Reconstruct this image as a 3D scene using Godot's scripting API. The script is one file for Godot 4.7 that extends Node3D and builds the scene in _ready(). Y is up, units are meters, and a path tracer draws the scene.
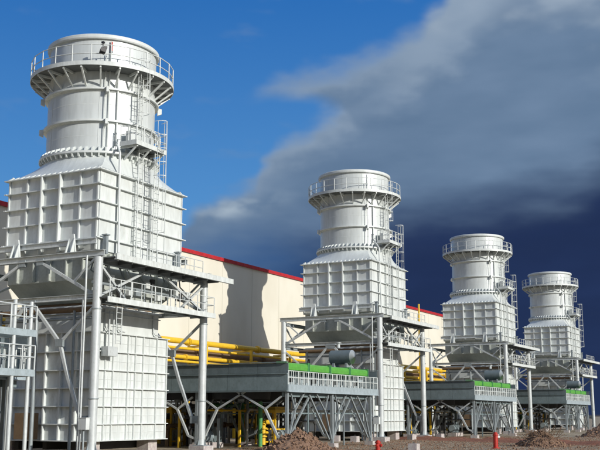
extends Node3D

const CAM := Vector3(-49.67, 2.3, 41.46)
const STEP := 40.06
var M := {}
var boxes := {}
var taken := {}

# ------------------------------------------------------------------ mesh helpers
func st() -> SurfaceTool:
	var s := SurfaceTool.new()
	s.begin(Mesh.PRIMITIVE_TRIANGLES)
	return s

func tri(s: SurfaceTool, a: Vector3, b: Vector3, c: Vector3, n: Vector3) -> void:
	if (b - a).cross(c - a).dot(n) > 0.0:
		var t := b
		b = c
		c = t
	for v in [a, b, c]:
		s.set_normal(n)
		s.add_vertex(v)

func quad(s: SurfaceTool, a: Vector3, b: Vector3, c: Vector3, d: Vector3, n: Vector3) -> void:
	tri(s, a, b, c, n)
	tri(s, a, c, d, n)

func quad_n(s: SurfaceTool, p: Array, n: Array) -> void:
	var flip: bool = (p[1] - p[0]).cross(p[2] - p[0]).dot(n[0] + n[1] + n[2] + n[3]) > 0.0
	var order = [0, 2, 1, 0, 3, 2] if flip else [0, 1, 2, 0, 2, 3]
	for i in order:
		s.set_normal(n[i])
		s.add_vertex(p[i])

func bx(s: SurfaceTool, c: Vector3, size: Vector3, b := Basis()) -> void:
	var x := b.x * size.x * 0.5
	var y := b.y * size.y * 0.5
	var z := b.z * size.z * 0.5
	for k in [[x, y, z], [y, z, x], [z, x, y]]:
		for sg in [-1.0, 1.0]:
			var o: Vector3 = c + k[0] * sg
			quad(s, o - k[1] - k[2], o + k[1] - k[2], o + k[1] + k[2], o - k[1] + k[2], (k[0] * sg).normalized())

func bar(s: SurfaceTool, a: Vector3, b: Vector3, w: float, h: float) -> void:
	var d := (b - a)
	var l := d.length()
	d /= l
	var side := d.cross(Vector3.UP)
	if side.length() < 0.01:
		side = Vector3.RIGHT
	side = side.normalized()
	bx(s, (a + b) * 0.5, Vector3(l, h, w), Basis(d, side.cross(d).normalized(), side))

func ibeam(s: SurfaceTool, a: Vector3, b: Vector3, w: float, h: float) -> void:
	var d := (b - a).normalized()
	var up := d.cross(Vector3.UP).normalized().cross(d).normalized()
	var t := h * 0.09
	bar(s, a + up * (h - t) * 0.5, b + up * (h - t) * 0.5, w, t)
	bar(s, a - up * (h - t) * 0.5, b - up * (h - t) * 0.5, w, t)
	bar(s, a, b, w * 0.12, h - 2.0 * t)

func tube(s: SurfaceTool, a: Vector3, b: Vector3, r: float, n := 8, r2 := -1.0, caps := true) -> void:
	if r2 < 0.0:
		r2 = r
	var d := (b - a).normalized()
	var u := d.cross(Vector3.UP)
	if u.length() < 0.01:
		u = Vector3.RIGHT
	u = u.normalized()
	var v := d.cross(u).normalized()
	for i in n:
		var t0 := TAU * i / n
		var t1 := TAU * (i + 1) / n
		var n0 := u * cos(t0) + v * sin(t0)
		var n1 := u * cos(t1) + v * sin(t1)
		quad_n(s, [a + n0 * r, a + n1 * r, b + n1 * r2, b + n0 * r2], [n0, n1, n1, n0])
		if caps:
			tri(s, a, a + n0 * r, a + n1 * r, -d)
			tri(s, b, b + n0 * r2, b + n1 * r2, d)

func path_tube(s: SurfaceTool, pts: Array, r: float, n := 8) -> void:
	for i in pts.size() - 1:
		tube(s, pts[i], pts[i + 1], r, n)

# profile of (radius, height) turned about the vertical through c
func lathe(s: SurfaceTool, prof: Array, n := 64, c := Vector3.ZERO, a0 := 0.0, a1 := TAU) -> void:
	for k in prof.size() - 1:
		var p: Vector2 = prof[k]
		var q: Vector2 = prof[k + 1]
		var e := q - p
		var pn := Vector2(e.y, -e.x).normalized()
		for i in n:
			var t0 := lerpf(a0, a1, float(i) / n)
			var t1 := lerpf(a0, a1, float(i + 1) / n)
			var d0 := Vector3(cos(t0), 0, sin(t0))
			var d1 := Vector3(cos(t1), 0, sin(t1))
			var n0 := d0 * pn.x + Vector3.UP * pn.y
			var n1 := d1 * pn.x + Vector3.UP * pn.y
			quad_n(s, [c + d0 * p.x + Vector3.UP * p.y, c + d1 * p.x + Vector3.UP * p.y, c + d1 * q.x + Vector3.UP * q.y, c + d0 * q.x + Vector3.UP * q.y], [n0, n1, n1, n0])

func prism(s: SurfaceTool, a: Array, off: Vector3) -> void:
	# convex outline a pushed along off
	var mid := Vector3.ZERO
	for v in a:
		mid += v / a.size()
	var dn := off.normalized()
	for i in range(1, a.size() - 1):
		tri(s, a[0], a[i], a[i + 1], -dn)
		tri(s, a[0] + off, a[i] + off, a[i + 1] + off, dn)
	for i in a.size():
		var p: Vector3 = a[i]
		var q: Vector3 = a[(i + 1) % a.size()]
		var n := (q - p).cross(off).normalized()
		if n.dot((p + q) * 0.5 - mid) < 0.0:
			n = -n
		quad(s, p, q, q + off, p + off, n)

# ------------------------------------------------------------------ node helpers
func numbered(n: String) -> String:
	if not taken.has(n):
		taken[n] = 0
		return n
	taken[n] += 1
	return "%s_%03d" % [n, taken[n]]

func obj(called: String, s: SurfaceTool, m: Material, parent: Node) -> MeshInstance3D:
	var o := MeshInstance3D.new()
	o.mesh = s.commit()
	o.material_override = m
	o.name = numbered(called) if parent == self else called
	parent.add_child(o, true)
	return o

func piece(called: String, c: Vector3, size: Vector3, m: Material, parent: Node, rot := Vector3.ZERO) -> MeshInstance3D:
	var key := "%.2f_%.2f_%.2f" % [size.x, size.y, size.z]
	if not boxes.has(key):
		var s := st()
		bx(s, Vector3.ZERO, Vector3(snappedf(size.x, 0.01), snappedf(size.y, 0.01), snappedf(size.z, 0.01)))
		boxes[key] = s.commit()
	var o := MeshInstance3D.new()
	o.mesh = boxes[key]
	o.material_override = m
	o.name = called
	o.position = c
	o.rotation = rot
	parent.add_child(o, true)
	return o

func thing(called: String, label: String, category: String, at := Vector3.ZERO, group := "", turn := 0.0) -> Node3D:
	var o := Node3D.new()
	o.name = numbered(called)
	add_child(o)
	o.position = at
	o.rotation.y = turn
	tag(o, label, category, group)
	return o

func tag(o: Node, label: String, category: String, group := "") -> void:
	o.set_meta("label", label)
	o.set_meta("category", category)
	if group != "":
		o.set_meta("group", group)

func struct(o: Node) -> Node:
	o.set_meta("kind", "structure")
	return o

func stuff(o: Node) -> Node:
	o.set_meta("kind", "stuff")
	return o

func copy(src: Node3D, base: String, at: Vector3, label: String) -> Node3D:
	var c: Node3D = src.duplicate()
	c.name = numbered(base)
	add_child(c)
	c.position = at
	c.set_meta("label", label)
	return c

# ------------------------------------------------------------------ materials
func noise_image(sd: int, freq: float, size: int, oct := 4, kind := FastNoiseLite.TYPE_SIMPLEX_SMOOTH) -> Image:
	var f := FastNoiseLite.new()
	f.seed = sd
	f.frequency = freq
	f.noise_type = kind
	f.fractal_octaves = oct
	return f.get_seamless_image(size, size)

func lin(r: float, g: float, b: float) -> Color:
	return Color(r, g, b).linear_to_srgb()

# colours a..b (linear) mixed by a coarse and a fine noise
func mottled(sd: int, size: int, f1: float, f2: float, a: Color, b: Color, spots := 0.0, spot := Color.BLACK) -> ImageTexture:
	var n1 := noise_image(sd, f1, size, 4)
	var n2 := noise_image(sd + 7, f2, size, 3)
	var n3 := noise_image(sd + 13, f2 * 0.6, size, 5)
	var img := Image.create(size, size, true, Image.FORMAT_RGB8)
	for y in size:
		for x in size:
			var t := clampf(n1.get_pixel(x, y).r * 0.6 + n2.get_pixel(x, y).r * 0.4, 0, 1)
			t = smoothstep(0.2, 0.8, t)
			var c := a.lerp(b, t)
			if spots > 0.0:
				c = c.lerp(spot, smoothstep(0.62, 0.8, n3.get_pixel(x, y).r) * spots)
			img.set_pixel(x, y, c.linear_to_srgb())
	img.generate_mipmaps()
	return ImageTexture.create_from_image(img)

func mat(tex: Texture2D, tint: Color, rough: float, metal := 0.0, scale := Vector3.ONE * 0.3, bump: Texture2D = null, bump_amt := 0.3) -> StandardMaterial3D:
	var m := StandardMaterial3D.new()
	m.albedo_color = tint
	m.roughness = rough
	m.metallic = metal
	if tex:
		m.albedo_texture = tex
		m.uv1_triplanar = true
		m.uv1_world_triplanar = true
		m.uv1_scale = scale
	if bump:
		m.normal_enabled = true
		m.normal_texture = bump
		m.normal_scale = bump_amt
	return m

func make_materials() -> void:
	var worn := mottled(3, 256, 0.012, 0.05, Color(0.84, 0.845, 0.84), Color(1, 1, 1), 0.14, Color(0.62, 0.58, 0.50))
	var worn2 := mottled(21, 256, 0.02, 0.08, Color(0.80, 0.81, 0.80), Color(1, 1, 1), 0.22, Color(0.5, 0.42, 0.34))
	M.white = mat(worn, lin(0.645, 0.68, 0.665), 0.42, 0.0, Vector3(0.22, 0.06, 0.22))
	M.white2 = mat(worn2, lin(0.645, 0.68, 0.665), 0.45, 0.0, Vector3(0.35, 0.12, 0.35))
	M.shell = mat(worn, lin(0.645, 0.685, 0.675), 0.36, 0.12, Vector3(0.3, 0.05, 0.3))
	M.rib = mat(worn, lin(0.645, 0.68, 0.665), 0.45, 0.0, Vector3(0.5, 0.3, 0.5))
	M.galv = mat(worn2, lin(0.57, 0.605, 0.605), 0.42, 0.12, Vector3(0.4, 0.2, 0.4))
	M.galv2 = mat(worn2, lin(0.30, 0.34, 0.355), 0.5, 0.2, Vector3(0.5, 0.2, 0.5))
	M.deck = mat(worn2, lin(0.16, 0.17, 0.17), 0.7, 0.3, Vector3(0.6, 0.6, 0.6))
	M.hopper = mat(worn2, lin(0.45, 0.48, 0.44), 0.6, 0.1, Vector3(0.3, 0.2, 0.3))
	M.slate = mat(worn2, lin(0.20, 0.255, 0.265), 0.5, 0.1, Vector3(0.25, 0.2, 0.25))
	M.slate2 = mat(worn2, lin(0.14, 0.175, 0.182), 0.5, 0.1, Vector3(0.25, 0.2, 0.25))
	M.bluegrey = mat(worn2, lin(0.40, 0.47, 0.50), 0.5, 0.2, Vector3(0.4, 0.3, 0.4))
	M.dark = mat(worn2, lin(0.045, 0.045, 0.045), 0.6, 0.2, Vector3(0.4, 0.4, 0.4))
	M.black = mat(null, lin(0.015, 0.015, 0.017), 0.5)
	M.brown = mat(worn2, lin(0.17, 0.11, 0.06), 0.75, 0.0, Vector3(0.4, 0.3, 0.4))
	M.cream = mat(mottled(40, 256, 0.008, 0.03, Color(0.93, 0.92, 0.90), Color(1, 1, 1)), lin(0.66, 0.635, 0.54), 0.7, 0.0, Vector3(0.05, 0.03, 0.05))
	M.joint = mat(null, lin(0.52, 0.50, 0.42), 0.7)
	M.plinth = mat(worn2, lin(0.07, 0.062, 0.05), 0.8, 0.0, Vector3(0.2, 0.1, 0.2))  # dark tone imitates the shade and clutter behind the coolers
	M.red = mat(worn2, lin(0.45, 0.022, 0.028), 0.45, 0.0, Vector3(0.3, 0.3, 0.3))
	M.hydrant = mat(worn2, lin(0.46, 0.03, 0.02), 0.4, 0.0, Vector3(0.9, 0.9, 0.9))
	M.yellow = mat(worn2, lin(0.80, 0.50, 0.03), 0.42, 0.0, Vector3(0.4, 0.3, 0.4))
	M.green = mat(worn2, lin(0.11, 0.37, 0.06), 0.4, 0.0, Vector3(0.5, 0.5, 0.5))
	M.pipegreen = mat(worn2, lin(0.08, 0.30, 0.10), 0.45, 0.0, Vector3(0.5, 0.5, 0.5))
	M.concrete = mat(mottled(52, 256, 0.02, 0.09, Color(0.75, 0.66, 0.72), Color(1, 1, 1), 0.3, Color(0.45, 0.42, 0.38)), lin(0.50, 0.48, 0.44), 0.9, 0.0, Vector3(0.5, 0.5, 0.5))
	var dn := noise_image(71, 0.05, 512, 5).duplicate() as Image
	dn.bump_map_to_normal_map(4.0)
	var dirtn := ImageTexture.create_from_image(dn)
	var dirt := mottled(64, 512, 0.008, 0.05, Color(0.18, 0.14, 0.088), Color(0.38, 0.32, 0.225), 0.5, Color(0.42, 0.33, 0.25))
	M.dirt = mat(dirt, Color.WHITE, 0.95, 0.0, Vector3.ONE * 0.09, dirtn, 1.0)
	var soil := mottled(90, 512, 0.02, 0.09, Color(0.10, 0.055, 0.035), Color(0.27, 0.165, 0.105), 0.6, Color(0.36, 0.26, 0.19))
	M.soil = mat(soil, Color.WHITE, 0.95, 0.0, Vector3.ONE * 0.5, dirtn, 1.0)
	M.redsoil = mat(soil, lin(1.0, 0.62, 0.5), 0.95, 0.0, Vector3.ONE * 0.3, dirtn, 1.0)
	M.stone = mat(soil, lin(1.0, 1.0, 0.97), 0.9, 0.0, Vector3.ONE * 0.8)
	M.twig = mat(null, lin(0.16, 0.10, 0.06), 0.9)

# ------------------------------------------------------------------ sky
func curve_at(pts: Array, x: float) -> float:
	if x <= pts[0].x:
		return pts[0].y
	for i in pts.size() - 1:
		if x <= pts[i + 1].x:
			var t: float = (x - pts[i].x) / (pts[i + 1].x - pts[i].x)
			t = t * t * (3.0 - 2.0 * t) * 0.5 + t * 0.5
			return lerpf(pts[i].y, pts[i + 1].y, t)
	return pts[-1].y

var nz := FastNoiseLite.new()
var nf := FastNoiseLite.new()
var ns := FastNoiseLite.new()

# elevations (degrees) of the cloud edges over the bearing (degrees from the view's own bearing)
var edge_low := [Vector2(-180, 14), Vector2(-120, 17), Vector2(-60, 15), Vector2(-30, 6), Vector2(-9.5, 8.0), Vector2(-7.2, 10.8), Vector2(-5.8, 12.6), Vector2(-4.1, 13.3), Vector2(-2.7, 14.0), Vector2(-2.1, 15.2), Vector2(-1.4, 16.1), Vector2(0, 16.8), Vector2(1.7, 17.8), Vector2(3, 18.6), Vector2(6, 20), Vector2(9, 22), Vector2(14, 27), Vector2(30, 38), Vector2(70, 40), Vector2(105, 24), Vector2(132, 13), Vector2(160, 15), Vector2(180, 14)]
var edge_top := [Vector2(-3.6, 18.1), Vector2(-1.5, 19.3), Vector2(0.6, 20.0), Vector2(2.5, 20.4), Vector2(4.5, 21.2), Vector2(7, 22.4), Vector2(8.6, 23.8), Vector2(10, 26), Vector2(14, 31)]
var edge_gap := [Vector2(-3.6, 18.0), Vector2(-1.5, 18.3), Vector2(0.6, 18.2), Vector2(2.4, 17.7), Vector2(4, 16)]
# how high the dark bank reaches
var bank := [Vector2(-180, 25), Vector2(-110, 26), Vector2(-60, 23), Vector2(-36, 9), Vector2(-12, 6.5), Vector2(-7, 8.6), Vector2(0, 10.1), Vector2(7, 11.2), Vector2(16, 12.6), Vector2(26, 19), Vector2(45, 25), Vector2(90, 25), Vector2(112, 20), Vector2(132, 12), Vector2(152, 20), Vector2(180, 25)]

func sky_at(b: float, e: float) -> Color:
	# b bearing from the view, e elevation, both in degrees; returns linear radiance
	var d := Vector3(sin(deg_to_rad(b)) * cos(deg_to_rad(e)), sin(deg_to_rad(e)), cos(deg_to_rad(b)) * cos(deg_to_rad(e)))
	var q := Vector3(d.x, d.y * 2.2, d.z)
	var w := nz.get_noise_3dv(q * 100.0)
	var w2 := nf.get_noise_3dv(q * 100.0)
	var w3 := ns.get_noise_3dv(Vector3(d.x, d.y * 3.5, d.z) * 100.0)
	var w4 := nf.get_noise_3dv(Vector3(d.x, d.y * 4.0, d.z) * 45.0)
	# clear sky
	var blue := Color(0.019, 0.140, 0.455).lerp(Color(0.130, 0.365, 0.700), clampf(pow(1.0 - clampf((e - 5.0) / 22.0, 0, 1), 1.3), 0, 1))
	# cloud cover
	var el := curve_at(edge_low, b) + w * 1.2 + w2 * 0.55
	var below := el - e
	var cov := smoothstep(-0.35, 1.35 + w3 * 0.6, below)
	var lit := smoothstep(3.4, 0.3, below + w2 * 0.8)
	if b > -4.6 and b < 30.0:
		var et := curve_at(edge_top, b) + w * 0.6 + w2 * 0.5
		var eg := curve_at(edge_gap, b) + w * 0.5 + w2 * 0.2
		var c2 := smoothstep(-0.5, 1.5, et - e) * smoothstep(-0.5, 0.6, e - eg) * smoothstep(-4.5, -1.0, b + w2 * 0.6)
		c2 = lerpf(c2, smoothstep(-0.5, 1.5, et - e), smoothstep(2.0, 5.0, b))
		lit = lerpf(lit, smoothstep(2.8, 0.2, et - e + w2 * 0.8), smoothstep(-0.4, 0.6, c2 - cov * 0.75) * smoothstep(8.0, 3.0, b))
		cov = 1.0 - (1.0 - cov) * (1.0 - c2)
	# thin wisps in the clear part
	cov = maxf(cov, smoothstep(0.25, 0.85, w3 + w2 * 0.2) * 0.20 * smoothstep(6.0, 14.0, e))
	# cloud colour: lit crests, grey body, dark bank underneath
	var body := Color(0.158, 0.240, 0.368).lerp(Color(0.112, 0.186, 0.302), clampf(0.5 + w * 0.45 + w3 * 0.45 + w4 * 0.2, 0, 1))
	lit = lit * 0.50 + smoothstep(0.0, 0.7, w + w2 * 0.35) * 0.22 * smoothstep(15.0, 22.0, e)
	lit *= smoothstep(10.5, 15.5, e)
	var c := body.lerp(Color(0.36, 0.45, 0.56), clampf(lit, 0, 1))
	# brighter masses high on the right of the view
	c = c.lerp(Color(0.46, 0.54, 0.63), smoothstep(20.5, 26.0, e + w * 4.5 + w2 * 1.2) * 0.45 * smoothstep(5.0, 9.0, b) * smoothstep(60.0, 20.0, b))
	var bk := curve_at(bank, b) + w * 1.0 + w3 * 0.9
	var navy := Color(0.0160, 0.0310, 0.0900).lerp(Color(0.050, 0.135, 0.320), smoothstep(7.0, -10.0, b + w * 2.0) * smoothstep(-60.0, -14.0, b))
	navy = navy.lerp(Color(0.030, 0.046, 0.088), smoothstep(18.0, 50.0, absf(b)))
	navy = navy * (1.04 + 0.14 * w3 + 0.14 * w)
	navy.a = 1.0
	c = c.lerp(navy, smoothstep(-2.6, 2.2, bk - e))
	# a paler scrap of cloud on the bank's rim
	var g := exp(-pow((b + 3.9) / 2.3, 2.0) - pow((e - 12.0 - w * 0.8 - (b + 3.9) * 0.12) / 0.75, 2.0)) * clampf(0.7 + w2 * 1.3 + w4 * 0.9, 0, 1)
	c = c.lerp(Color(0.40, 0.49, 0.58), g * 0.9)
	# broken bright cloud overhead, added out of view to lift the ambient light
	var high := smoothstep(-0.25, 0.25, w + w2 * 0.3) * smoothstep(27.0, 36.0, e)
	c = c.lerp(Color(0.70, 0.74, 0.76), high * 0.85)
	cov = maxf(cov, high * 0.85)
	var out := blue.lerp(c, clampf(cov, 0, 1))
	# under the bank's rim there is only bank
	out = out.lerp(navy, smoothstep(0.8, 3.2, bk - e))
	# bright haze, put in out of view for more fill light, round the sun, which stands at bearing 131, height 20
	var sd := Vector3(sin(deg_to_rad(131.0)) * cos(deg_to_rad(20.0)), sin(deg_to_rad(20.0)), cos(deg_to_rad(131.0)) * cos(deg_to_rad(20.0)))
	var ang := rad_to_deg(acos(clampf(sd.dot(d), -1, 1)))
	return out + Color(1.0, 0.97, 0.90, 0.0) * (3.6 * exp(-ang / 10.0))

func make_sky() -> ImageTexture:
	nz.seed = 5; nz.frequency = 0.055; nz.fractal_octaves = 4
	nf.seed = 11; nf.frequency = 0.22; nf.fractal_octaves = 4
	ns.seed = 23; ns.frequency = 0.09; ns.fractal_octaves = 5
	var bearing := rad_to_deg(atan2(cos(0.4893), sin(0.4893))) - 180.0   # the view's own bearing, counted from +z
	var w := 640
	var img := Image.create(w, w / 2, false, Image.FORMAT_RGBF)
	for y in w / 2:
		var e := 90.0 - (y + 0.5) * 360.0 / w
		for x in w:
			if e < -1.0:
				img.set_pixel(x, y, Color(0.10, 0.085, 0.07))
				continue
			var b := wrapf((x + 0.5) * 360.0 / w - 180.0 - bearing, -180.0, 180.0)
			img.set_pixel(x, y, sky_at(b, maxf(e, 0.2)))
	img.resize(4096, 2048, Image.INTERPOLATE_BILINEAR)
	# the same sky once more, finer, round the view
	var k := 4096.0 / 360.0
	for y in range(int((90.0 - 28.0) * k), int(90.0 * k)):
		var e := 90.0 - (y + 0.5) / k
		for x in range(int((180.0 + bearing - 21.0) * k), int((180.0 + bearing + 21.0) * k)):
			img.set_pixel(posmod(x, 4096), y, sky_at((x + 0.5) / k - 180.0 - bearing, maxf(e, 0.2)))
	return ImageTexture.create_from_image(img)

# ------------------------------------------------------------------ railings and ladders
func railing(s: SurfaceTool, pts: Array, h := 1.1, spacing := 1.5, r := 0.028, toe := 0.12, closed := false) -> void:
	var n := pts.size() if closed else pts.size() - 1
	for i in n:
		var a: Vector3 = pts[i]
		var b: Vector3 = pts[(i + 1) % pts.size()]
		for y in [h, h * 0.52]:
			tube(s, a + Vector3.UP * y, b + Vector3.UP * y, r, 5)
		if toe > 0.0:
			bar(s, a + Vector3.UP * toe * 0.5, b + Vector3.UP * toe * 0.5, 0.012, toe)
		var k := maxi(1, roundi(a.distance_to(b) / spacing))
		for j in k + (1 if (i == n - 1 and not closed) else 0):
			var p := a.lerp(b, float(j) / k)
			tube(s, p, p + Vector3.UP * h, r * 1.25, 5)

func ladder(parent: Node, foot: Vector3, h: float, out: Vector3, caged: bool) -> void:
	var side := out.cross(Vector3.UP).normalized()
	var s := st()
	for sg in [-1.0, 1.0]:
		tube(s, foot + side * 0.24 * sg, foot + side * 0.24 * sg + Vector3.UP * h, 0.032, 5)
	var n := int(h / 0.32)
	for i in n:
		var y := 0.2 + i * 0.32
		tube(s, foot + side * 0.24 + Vector3.UP * y, foot - side * 0.24 + Vector3.UP * y, 0.016, 4)
	for y in range(1, int(h), 2):
		for sg in [-1.0, 1.0]:
			tube(s, foot + side * 0.24 * sg + Vector3.UP * y, foot + side * 0.24 * sg + Vector3.UP * y - out * 0.35, 0.02, 4)
	var o := obj("ladder", s, M.white2, parent)
	if caged:
		var c := st()
		var y := 2.2
		while y < h + 0.9:
			var prev := Vector3.ZERO
			for i in 9:
				var t := PI * i / 8.0
				var p := foot + side * cos(t) * 0.37 + out * sin(t) * 0.68 + Vector3.UP * y
				if i > 0:
					bar(c, prev, p, 0.012, 0.04)
				prev = p
			y += 0.9
		for i in [1, 3, 4, 5, 7]:
			var t: float = PI * i / 8.0
			var p: Vector3 = foot + side * cos(t) * 0.37 + out * sin(t) * 0.68
			bar(c, p + Vector3.UP * 2.2, p + Vector3.UP * (h + 0.8), 0.028, 0.012)
		obj("cage", c, M.white2, o)

# ------------------------------------------------------------------ exhaust stack
const SX := 4.30
const SZ := 3.62
const BOX_TOP := 16.92

func loft(s: SurfaceTool, y0: float, y1: float, hx: float, hz: float, r: float) -> void:
	var rim := []
	var per := 18
	var corners := [Vector3(-hx, 0, -hz), Vector3(hx, 0, -hz), Vector3(hx, 0, hz), Vector3(-hx, 0, hz)]
	for k in 4:
		for i in per:
			rim.append(corners[k].lerp(corners[(k + 1) % 4], float(i) / per))
	var rows := 9
	var pos := func(i: int, j: int) -> Vector3:
		var v := float(j) / rows
		var p: Vector3 = rim[i % rim.size()]
		var c := Vector3(p.x / hx, 0, p.z / hz).normalized() * r
		var f := 1.0 - pow(1.0 - v, 1.45)
		return p.lerp(c, f) + Vector3.UP * lerpf(y0, y1, v)
	for j in rows:
		for i in rim.size():
			var a: Vector3 = pos.call(i, j)
			var b: Vector3 = pos.call(i + 1, j)
			var c: Vector3 = pos.call(i + 1, j + 1)
			var d: Vector3 = pos.call(i, j + 1)
			var n := (b - a).cross(d - a).normalized()
			if n.y < 0.0:
				n = -n
			quad(s, a, b, c, d, n)

func make_stack() -> Node3D:
	var t := thing("exhaust_stack", "", "smokestack", Vector3.ZERO, "exhaust stacks standing in a row")
	var s := st()
	# shell: open cylinder with its inside
	lathe(s, [Vector2(3.5, 18.6), Vector2(3.5, 26.05)], 96)
	lathe(s, [Vector2(3.38, 26.05), Vector2(3.38, 18.7)], 64)
	obj("shell", s, M.shell, t)
	s = st()
	lathe(s, [Vector2(3.38, 26.02), Vector2(3.66, 26.02), Vector2(3.7, 26.1), Vector2(3.7, 26.28), Vector2(3.62, 26.34), Vector2(3.38, 26.34), Vector2(3.38, 26.02)], 96)
	obj("rim", s, M.white, t)
	for y in [20.6, 22.7]:
		s = st()
		lathe(s, [Vector2(3.5, y - 0.07), Vector2(3.74, y - 0.07), Vector2(3.74, y + 0.05), Vector2(3.5, y + 0.05)], 96)
		lathe(s, [Vector2(3.5, y - 0.16), Vector2(3.56, y - 0.16), Vector2(3.56, y - 0.06)], 64)
		var o := obj("stiffening_ring", s, M.rib, t)
		for a in [0.78, 2.35, 3.93, 5.5]:
			s = st()
			var d := Vector3(cos(a), 0, sin(a))
			prism(s, [d * 3.7 + Vector3(0, y + 0.1, 0), d * 3.98 + Vector3(0, y + 0.05, 0), d * 3.98 + Vector3(0, y - 0.3, 0), d * 3.7 + Vector3(0, y - 0.42, 0)], d.cross(Vector3.UP) * 0.16)
			obj("lifting_lug", s, M.rib, o)
	# weld seams of the shell
	s = st()
	for k in 6:
		var a := 0.4 + k * 1.05
		var d := Vector3(cos(a), 0, sin(a))
		bar(s, d * 3.503 + Vector3.UP * 18.7, d * 3.503 + Vector3.UP * 26.0, 0.03, 0.008)
	for y in [19.6, 21.7, 25.1]:
		lathe(s, [Vector2(3.5, y - 0.015), Vector2(3.508, y), Vector2(3.5, y + 0.015)], 96)
	stuff(obj("weld_seam", s, M.rib, t))
	# bolted flange at the foot of the shell, with its gussets
	s = st()
	lathe(s, [Vector2(3.5, 18.42), Vector2(3.92, 18.42), Vector2(3.92, 18.55), Vector2(3.5, 18.55)], 96)
	var fl := obj("lower_flange", s, M.rib, t)
	s = st()
	for k in 56:
		var a := TAU * k / 56.0
		var d := Vector3(cos(a), 0, sin(a))
		var side := d.cross(Vector3.UP) * 0.05
		prism(s, [d * 3.5 + Vector3.UP * 18.55 - side, d * 3.9 + Vector3.UP * 18.55 - side, d * 3.82 + Vector3.UP * 18.78 - side, d * 3.5 + Vector3.UP * 18.92 - side], side * 2.0)
		prism(s, [d * 3.5 + Vector3.UP * 18.42 - side, d * 3.9 + Vector3.UP * 18.42 - side, d * 3.8 + Vector3.UP * 18.2 - side, d * 3.55 + Vector3.UP * 18.16 - side], side * 2.0)
	stuff(obj("gusset_row", s, M.white2, fl))
	s = st()
	loft(s, BOX_TOP + 0.04, 18.44, SX + 0.04, SZ + 0.04, 3.58)
	obj("transition_hood", s, M.shell, t)
	# ring platform
	s = st()
	lathe(s, [Vector2(3.5, 23.86), Vector2(4.70, 23.86), Vector2(4.70, 23.98), Vector2(3.5, 23.98), Vector2(3.5, 23.86)], 72)
	var rp := obj("ring_platform", s, M.deck, t)
	s = st()
	lathe(s, [Vector2(4.70, 23.86), Vector2(4.73, 23.86), Vector2(4.73, 24.13), Vector2(4.70, 24.13), Vector2(4.70, 23.86)], 72)
	obj("fascia", s, M.white2, rp)
	s = st()
	var pts := []
	for k in 24:
		var a := TAU * k / 24.0
		pts.append(Vector3(cos(a) * 4.68, 23.98, sin(a) * 4.68))
	railing(s, pts, 1.25, 1.3, 0.03, 0.0, true)
	obj("railing", s, M.white2, rp)
	for k in 24:
		var a := TAU * (k + 0.5) / 24.0
		var d := Vector3(cos(a), 0, sin(a))
		s = st()
		bar(s, d * 3.52 + Vector3.UP * 23.79, d * 4.66 + Vector3.UP * 23.79, 0.1, 0.14)
		bar(s, d * 3.52 + Vector3.UP * 22.9, d * 4.55 + Vector3.UP * 23.74, 0.1, 0.1)
		obj("bracket", s, M.white2, rp)
	# small landing facing the front, with its ladders
	s = st()
	bx(s, Vector3(-0.75, 18.98, 4.1), Vector3(3.1, 0.08, 1.3))
	var sp := obj("landing", s, M.deck, t)
	s = st()
	bx(s, Vector3(-0.75, 19.0, 4.765), Vector3(3.14, 0.3, 0.03))
	bx(s, Vector3(-2.315, 19.0, 4.1), Vector3(0.03, 0.3, 1.3))
	bx(s, Vector3(0.815, 19.0, 4.1), Vector3(0.03, 0.3, 1.3))
	obj("fascia", s, M.white2, sp)
	for x in [-2.1, -0.75, 0.6]:
		s = st()
		bar(s, Vector3(x, 18.85, 3.4), Vector3(x, 18.85, 4.7), 0.1, 0.18)
		bar(s, Vector3(x, 18.0, 3.66), Vector3(x, 18.8, 4.6), 0.09, 0.09)
		obj("bracket", s, M.white2, sp)
	s = st()
	railing(s, [Vector3(-2.3, 19.02, 3.5), Vector3(-2.3, 19.02, 4.73), Vector3(0.8, 19.02, 4.73), Vector3(0.8, 19.02, 3.5)], 1.1, 0.8, 0.028, 0.0)
	obj("railing", s, M.white2, sp)
	s = st()
	bx(s, Vector3(-1.5, 19.5, 3.75), Vector3(0.7, 0.9, 0.4))
	obj("sampling_cabinet", s, M.white, sp)
	ladder(t, Vector3(-1.0, 19.02, 3.95), 5.3, Vector3(0, 0, 1), true)
	ladder(t, Vector3(0.15, 11.5, 4.55), 8.6, Vector3(0, 0, 1), true)
	ladder(t, Vector3(-0.95, 12.0, 4.12), 6.9, Vector3(0, 0, 1), false)
	# drain and cable pipes
	s = st()
	path_tube(s, [Vector3(-2.05, 23.8, 2.95), Vector3(-2.05, 19.3, 2.95), Vector3(-2.75, 18.3, 3.85), Vector3(-2.75, 12.0, 4.0)], 0.07, 8)
	obj("drain_pipe", s, M.white, t)
	for a in [[-2.5, 2.62, 25.9], [-2.7, 2.45, 25.0]]:
		s = st()
		tube(s, Vector3(a[0], a[2], a[1]), Vector3(a[0], 18.9, a[1]), 0.033, 6)
		obj("cable_conduit", s, M.rib, t)
	# casing
	s = st()
	bx(s, Vector3(0, (12.0 + BOX_TOP) * 0.5, 0), Vector3(SX * 2 - 0.08, BOX_TOP - 12.0, SZ * 2 - 0.08))
	var cs := obj("upper_casing", s, M.rib, t)
	var hy := [12.0, 12.72, 13.90, 14.98, 16.04, BOX_TOP]
	var vz := [-3.62, -2.05, -0.75, 0.73, 2.23, 3.62]
	var vx := [-4.30, -2.62, -0.93, 0.72, 2.35, 4.30]
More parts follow.
